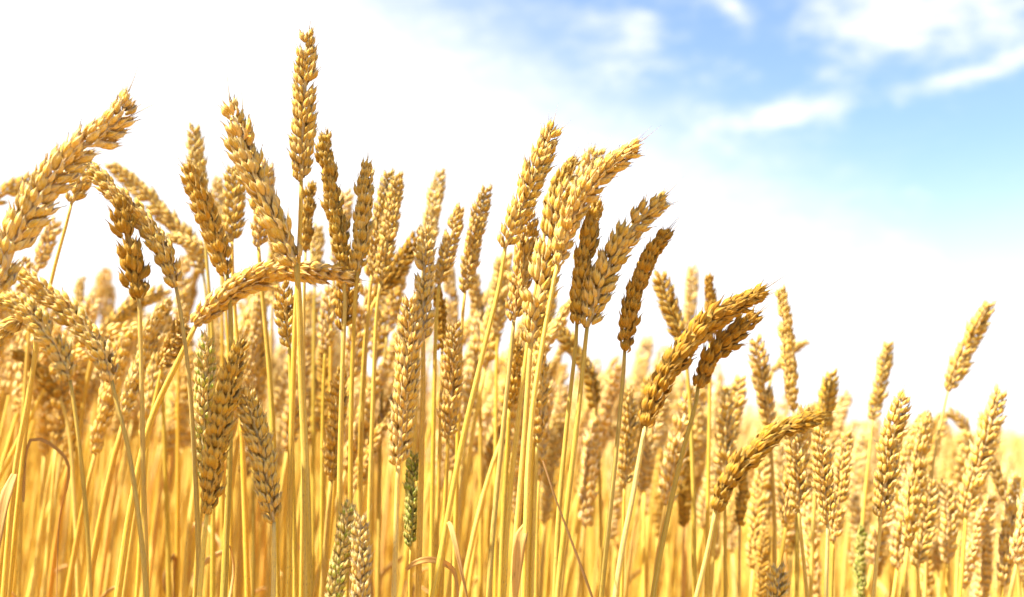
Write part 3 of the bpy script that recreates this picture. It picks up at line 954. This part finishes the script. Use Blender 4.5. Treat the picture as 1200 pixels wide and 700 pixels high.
hero('pale ear leaning right, behind the tidy ear on its white stem',
     [(993, 502), (986, 560), (977, 634)], 0.72, 23, 'light', [(976, 650), (974, 710)], detail=False, stem_w=6)
hero('slightly blurred ear leaning right, above the round grained low ear',
     [(1042, 398), (1034, 440), (1023, 492)], 0.82, 20, 'gold', [(1020, 520), (1012, 600), (1006, 700)], detail=False, stem_w=5.5)
hero('sharp golden ear low at right on a pinkish pale stem',
     [(1062, 456), (1046, 510), (1038, 560), (1031, 606)], 0.64, 28, 'gold', [(1031, 622), (1027, 660), (1022, 715)], roll=5, stem_w=7, stem_tone=PALE)
hero('pale ear leaning right, behind the sharp low ear on a pinkish stem',
     [(1084, 482), (1068, 520), (1052, 572)], 0.78, 24, 'light', [(1050, 600), (1044, 710)], detail=False, stem_w=6)
hero('ear leaning far right on its thin curved stem, highest at the right side',
     [(1163, 350), (1140, 394), (1111, 458)], 0.78, 25, 'gold', [(1106, 480), (1096, 530), (1088, 600), (1084, 700)], detail=False, stem_w=5)
hero('whitish ear leaning right near the right edge, with a stem in front of it',
     [(1174, 450), (1158, 506), (1138, 575), (1132, 604)], 0.74, 28, 'light', [(1131, 620), (1128, 660), (1124, 715)], detail=False, stem_w=7)
hero('blurred pale ear low at right, left one of two side by side',
     [(1091, 556), (1086, 608), (1075, 664)], 0.74, 24, 'light', [(1076, 680), (1076, 720)], detail=False, stem_w=7)
hero('blurred pale ear low at right, right one of two side by side',
     [(1108, 560), (1112, 608), (1110, 660)], 0.78, 22, 'pale', [(1110, 680), (1108, 720)], detail=False, stem_w=6)
hero('small ear nodding to the left, beside the whitish right edge ear',
     [(1110, 482), (1122, 490), (1137, 508)], 0.92, 16, 'gold', [(1142, 530), (1146, 600), (1148, 700)], detail=False, stem_w=5)
hero('golden ear leaning left at the right edge, on a thin curved stem',
     [(1160, 534), (1168, 556), (1180, 586)], 0.78, 22, 'gold', [(1184, 610), (1192, 660), (1196, 715)], detail=False, stem_w=5.5)
hero('slim greenish ear at the bottom, right of the white stems',
     [(1009, 612), (1008, 655), (1008, 712)], 0.74, 16, 'green', [(1008, 735), (1008, 770)], detail=False, stem_w=5)
hero('bleached ear at the bottom right, under the whitish right edge ear',
     [(1154, 608), (1156, 645), (1156, 692)], 0.80, 20, 'pale', [(1156, 705), (1156, 740)], detail=False, stem_w=6)
hero('pale ear tip just rising over the bottom edge, right of the drooping ear',
     [(914, 660), (911, 690), (906, 760)], 0.62, 27, 'light', [(906, 785), (905, 840)], roll=10, stem_w=7)
hero('slim blurred ear behind the drooping ear, near the bottom edge',
     [(897, 618), (894, 655), (891, 705)], 0.80, 17, 'deep', [(891, 720), (890, 760)], detail=False, stem_w=5)
hero('deep golden ear hanging just under the curve of the drooping ear',
     [(870, 540), (870, 575), (867, 616)], 0.76, 20, 'deep', [(867, 630), (866, 710)], detail=False, stem_w=5.5)
hero('blurred golden ear left of the crossing pair, beside its pale stem',
     [(738, 450), (736, 510), (732, 570)], 0.72, 24, 'gold', [(731, 600), (728, 710)], detail=False, stem_w=6)
hero('deep golden ear leaning left behind the pale stem of the arching ears',
     [(644, 372), (664, 398), (690, 440), (698, 478)], 0.80, 24, 'deep', [(700, 500), (704, 600), (704, 700)], detail=False, stem_w=6)

# --- softer ears filling in between, a little deeper in the crop
for label, ear, y, w, tone in (
        ('slim blurred ear in the gap left of the yellow stems of the tight cluster', [(556, 318), (558, 350), (561, 388)], 0.84, 21, 'light'),
        ('blurred golden ear low behind the slim ears beside the needle-tipped one', [(453, 322), (447, 370), (441, 422)], 0.84, 22, 'gold'),
        ('brown ear partly hidden behind the stem of the tallest ear', [(364, 212), (362, 250), (358, 294)], 0.66, 24, 'deep'),
        ('pale blurred ear between the left-tilted ear and the needle-tipped ear', [(407, 220), (401, 262), (393, 308)], 0.78, 22, 'pale'),
        ('bleached ear just under the right tip of the sideways ear', [(389, 334), (385, 368), (381, 410)], 0.74, 25, 'pale'),
        ('brown blurred ear hanging low under the bleached ear, right of the grey stem', [(379, 400), (381, 450), (380, 508)], 0.80, 20, 'deep'),
        ('long blurred ear under the sideways ear, between two upright stems', [(307, 342), (304, 405), (300, 480)], 0.82, 22, 'gold'),
        ('blurred pale ear just above the right tip of the sideways ear', [(373, 262), (371, 296), (369, 334)], 0.84, 20, 'light'),
        ('blurred ear close against the left of the tight cluster, behind its leaning stem', [(588, 298), (586, 340), (583, 392)], 0.80, 23, 'light'),
        ('golden blurred ear leaning right under the sloping brown ear', [(474, 298), (465, 340), (454, 392)], 0.80, 22, 'gold'),
        ('faint pale ear right of the dark golden leaning ear', [(255, 205), (257, 246), (259, 292)], 0.84, 19, 'pale'),
        ('blurred golden ear behind the lower end of the plump leaning ear', [(327, 250), (324, 292), (320, 342)], 0.84, 21, 'gold'),
        ('tiny pale ear tip in the white gap right of the paired bent ears', [(95, 324), (93, 346), (90, 376)], 0.95, 17, 'pale'),
        ('pale blurred ear right under the arching golden ear', [(217, 296), (215, 336), (211, 384)], 0.86, 21, 'pale'),
        ('tall softly blurred ear right of the pale middle ears', [(524, 300), (528, 340), (530, 396)], 0.90, 18, 'pale')):
    hero(label, ear, y, w, tone, [(ear[-1][0] + (ear[-1][0] - ear[0][0]) * .3, ear[-1][1] + 60), (ear[-1][0] + (ear[-1][0] - ear[0][0]) * .5, ear[-1][1] + 240)],
         detail=False, stem_w=6)

# a thin dry straw lying slantwise between the stalks
P, L = curve([at(636, 540, 0.56), at(650, 582, 0.555), at(672, 640, 0.55), at(694, 700, 0.545), at(716, 770, 0.545), at(760, 960, 0.55), at(790, 1200, .57)], 40)
foot = P[-1].copy()
P = np.vstack([P, [[P[-1][0] + .03, P[-1][1], 0.0]]])
foot = P[-1].copy()
P, L = curve(P, 50)
g = Geo()
tube(g, P - foot, np.interp(np.linspace(0, 1, 50), [0, 0.12, 1], [0.0004, 0.0009, 0.0012]), 7)
o = link('dry_straw', to_mesh('dry_straw', g.arrays(), [LEAF]), None, loc=foot, color=(0.36, 0.28, 0.22))
tag(o, 'thin dark brown dry straw slanting down right between the yellow stems', 'straw')

n_hero = sum(1 for o in COL.objects if o.type == 'EMPTY')

# ------------------------------------------------------------------ the rest of the crop
# stalk shapes: a straight culm that leans and nods over, ear at its top
def stalk_curves(h, lean, nod, ear_len, r):
    """points of stem and ear in the XZ plane, bending towards +X"""
    n = 40
    tot = h
    P = [np.zeros(3)]
    a = lean * 0.3
    for i in range(n):
        t = i / n
        a = lean * (0.3 + 0.7 * t) + nod * 0.55 * max(0, (t - 0.82) / 0.18) ** 1.6
        P.append(P[-1] + np.array([math.sin(a), 0.02 * math.sin(3 * t + h * 50), math.cos(a)]) * tot / n)
    E = [P[-1]]
    m = 14
    for i in range(m):
        b = a + nod * 0.75 * (i / m)
        E.append(E[-1] + np.array([math.sin(b), 0, math.cos(b)]) * ear_len / m)
    return np.array(P), np.array(E)


VARS = []
spec = [(0.86, .05, .10, .085), (0.84, .12, .25, .09), (0.86, .02, .02, .08), (0.83, .15, .45, .095), (0.85, .10, .12, .10), (0.82, .12, .9, .09),
        (0.86, .20, .20, .085), (0.84, .08, .35, .075), (0.81, .14, 1.3, .09), (0.86, .06, .18, .095), (0.85, .17, .08, .08), (0.84, .04, .6, .085)]
rs = random.Random(41)
spec += [(h + rs.uniform(-.02, .02), ln * rs.uniform(.5, 1.4), nd * rs.uniform(.5, 1.5), e_ * rs.uniform(.75, 1.15)) for h, ln, nd, e_ in spec]
for vi, (h, ln, nd, elen) in enumerate(spec):
    r = random.Random(500 + vi)
    S, E = stalk_curves(h, ln, nd, elen, r)
    size = r.uniform(0.8, 1.11)
    ref = np.array([math.cos(vi * 1.1), math.sin(vi * 1.1), 0.2])
    d = np.linspace(h, 0, len(S))
    Rr = np.interp(d, [0, 0.015, 0.12, 0.9], [0.0013, 0.0017, 0.0024, 0.0028]) * r.uniform(0.68, 1.0)
    g1 = Geo()
    tube(g1, S[::-1], Rr[::-1], 7, rnd=d[::-1])
    g2 = ear_arrays(E, ref, size, random.Random(600 + vi), SPK_MID)
    # light version of the same stalk for the distant crop
    lo = Geo()
    idx = [0, 12, 24, 32, 36, 40]
    tube(lo, S[idx][::-1], Rr[idx][::-1] * 1.05, 4, rnd=d[idx][::-1], mi=1, cap=False)
    gl = ear_arrays(E, ref, size, random.Random(600 + vi), SPK_LO, rachis=False)
    A = gl.arrays()
    lo.put(A['v'], A['q'], A['t'], A['tt'], A['rnd'], A['st'], 0)
    # far version: a notched spindle of an ear
    fa = Geo()
    idx = [0, 24, 36, 40]
    tube(fa, S[idx][::-1], Rr[idx][::-1] * 1.2, 3, rnd=d[idx][::-1], mi=1, cap=False)
    EP, _ = curve(E, 9)
    tube(fa, EP, np.array([.003, .0075, .0058, .008, .006, .0078, .0052, .006, .001]) * size, 4, rnd=0.5)
    VARS.append(dict(line=S, stem=to_mesh('stem', g1.arrays(), [STEM]), ear=to_mesh('ear', g2.arrays(), [HUSK]),
                     lo=lo.arrays(), far=fa.arrays(), tip=max(E[:, 2].max(), S[:, 2].max())))

SKY_X = [-400, 0, 120, 300, 450, 600, 700, 800, 900, 1000, 1200, 1600]
SKY_Y = [290, 300, 308, 300, 305, 335, 385, 425, 458, 484, 496, 498]


def tip_height(x, y, r):
    px = 600 + x / y * F_PX
    top = np.interp(px, SKY_X, SKY_Y)
    dz = (508 - top - r.random() ** 1.2 * 135) * y / F_PX
    cap = np.interp(px, [0, 600, 1200], [0.20, 0.12, 0.045]) + 0.02 * r.random()
    return CAM_Z + max(min(dz, cap - r.random() * 0.12), -0.16)


cand = []
r = random.Random(99)
# positions on a jittered grid, so that stalks keep some distance
def scatter(y0, y1, cell, half):
    out = []
    y = y0
    while y < y1:
        w = half(y)
        x = -w
        while x < w:
            out.append((x + r.uniform(-.5, .5) * cell, y + r.uniform(-.5, .5) * cell))
            x += cell
        y += cell
    return out


near = scatter(0.74, 3.2, 0.050, lambda y: 0.62 * y + 0.75)
side = [(x, y) for x, y in scatter(-0.9, 0.74, 0.085, lambda y: 1.5) if abs(x) > 0.52 * max(y, 0) + 0.30 and math.hypot(x, y) > 0.45]
midf = scatter(3.2, 9, 0.10, lambda y: 0.62 * y + 0.8)
farf = scatter(9, 34, 0.28, lambda y: 0.62 * y + 1)
vfar = scatter(34, 120, 0.9, lambda y: 0.62 * y + 1)


def placement(x, y):
    vi = r.choices(range(len(VARS)), [3, 3, 3, 3, 3, .7, 3, 3, .35, 3, 3, 1.5] * 2)[0]
    V = VARS[vi]
    z = tip_height(x, max(y, 0.75), r) if y > 0.2 else CAM_Z + r.uniform(-.1, .1)
    s = z / V['tip']
    a = r.gauss(0.1, 0.85)            # wind-bent mostly to the right
    tone = r.random()  # mostly pale: washed-out brightness of the background put into the tints
    if tone < 0.48:
        tn = TONE['pale']
    elif tone < 0.74:
        tn = TONE['light']
    elif tone < 0.91:
        tn = TONE['gold']
    else:
        tn = TONE['deep']
    return vi, x, y, s, a, shade(tn, r)


near.sort(key=lambda p: p[1])
bulk = []
count = 0
LIMIT = 300 - n_hero
ZONES = [(-9999, 150, 'at the far left'), (150, 330, 'left of the tallest ear'), (330, 480, 'beneath the tallest ear'), (480, 600, 'behind the pale middle ears'),
         (600, 720, 'behind the tight cluster of ears'), (720, 850, 'behind the crossing pair of bent ears'), (850, 980, 'behind the brown drooping ear'),
         (980, 1090, 'behind the sharp low ear at right'), (1090, 99999, 'at the far right')]
for x, y in near:
    px = 600 + x / y * F_PX
    p = placement(x, y)
    if count < LIMIT and -10 < px < 1210:
        vi, x, y, s, a, tn = p
        root = bpy.data.objects.new('wheat_stalk', None)
        COL.objects.link(root)
        root.empty_display_size = 0.02
        root.location = (x, y, 0)
        root.rotation_euler = (0, 0, a)
        root.scale = (s, s, s)
        zone = [z for lo_, hi_, z in ZONES if lo_ <= px < hi_][0]
        dist = 'just out of focus' if y < 0.98 else 'blurred, deeper in the crop'
        tag(root, 'golden wheat stalk %s, %s' % (dist, zone), 'wheat', 'out-of-focus wheat stalks ' + zone)
        o = link('stem', VARS[vi]['stem'], root, color=r.choice([(1, 1, 1), (1.02, 1.02, .95), (1.12, 1.2, 1.6), (1.1, 1.14, 1.3), (1.08, .92, 1.1), (.92, .82, .8), (.86, .86, .95)]))
        o = link('ear', VARS[vi]['ear'], root, color=tn)
        if r.random() < 0.65:
            S = VARS[vi]['line']
            zl = r.uniform(0.55, 0.74)
            xl = float(np.interp(zl, S[:, 2], S[:, 0]))
            yl = float(np.interp(zl, S[:, 2], S[:, 1]))
            M = Matrix.Translation((xl, yl, zl)) @ Matrix.Rotation(r.uniform(0, 6.28), 4, 'Z')
            link('leaf', r.choice(LEAF_ME), root, mat=M, color=r.choice([(1, 1, 1), (1.1, 1.15, 1.2), (.8, .75, .7), (1.1, 1.2, 1.0)]))
        count += 1
    else:
        bulk.append((p, 'lo'))
for x, y in side:
    bulk.append((placement(x, y), 'lo'))
for x, y in midf:
    bulk.append((placement(x, y), 'lo' if y < 5 else 'far'))
for x, y in farf + vfar:
    bulk.append((placement(x, y), 'far'))

Vs, Qs, Ts, tts, rnds, sts, mqs, mts, tints = [], [], [], [], [], [], [], [], []
off = 0
for (vi, x, y, s, a, tn), lod in bulk:
    A = VARS[vi][lod]
    k = len(A['v'])
    w = s * (1.0 if y < 9 else (1.0 + 0.02 * (y - 9)))
    c, sn = math.cos(a), math.sin(a)
    R = np.array([[c, -sn, 0], [sn, c, 0], [0, 0, 1]]) * s
    V = A['v'].copy()
    Vs.append(V @ R.T + np.array([x, y, 0]))
    Qs.append(A['q'] + off)
    Ts.append(A['t'] + off)
    tts.append(A['tt'])
    rnds.append(np.where(A['tt'] >= 0, (A['rnd'] + r.random()) if False else A['rnd'], 0))
    sts.append(A['st'] + np.array([0, 0, r.random() * 5]))
    mqs.append(A['mq'])
    mts.append(A['mt'])
    tints.append(np.broadcast_to(np.array(tn), (k, 3)))
    off += k
D = dict(v=np.concatenate(Vs), q=np.concatenate(Qs), t=np.concatenate(Ts), tt=np.concatenate(tts), rnd=np.concatenate(rnds),
         st=np.concatenate(sts), mq=np.concatenate(mqs), mt=np.concatenate(mts))
field = link('wheat_crop', to_mesh('wheat_crop', D, [HUSK_FAR, STEM_FAR], tint=np.concatenate(tints)))
tag(field, 'dense golden wheat crop stretching away blurred to the horizon', 'wheat crop', kind='stuff')
print('heroes', n_hero, 'individuals', count, 'bulk stalks', len(bulk), 'polys', len(D['q']) + len(D['t']))
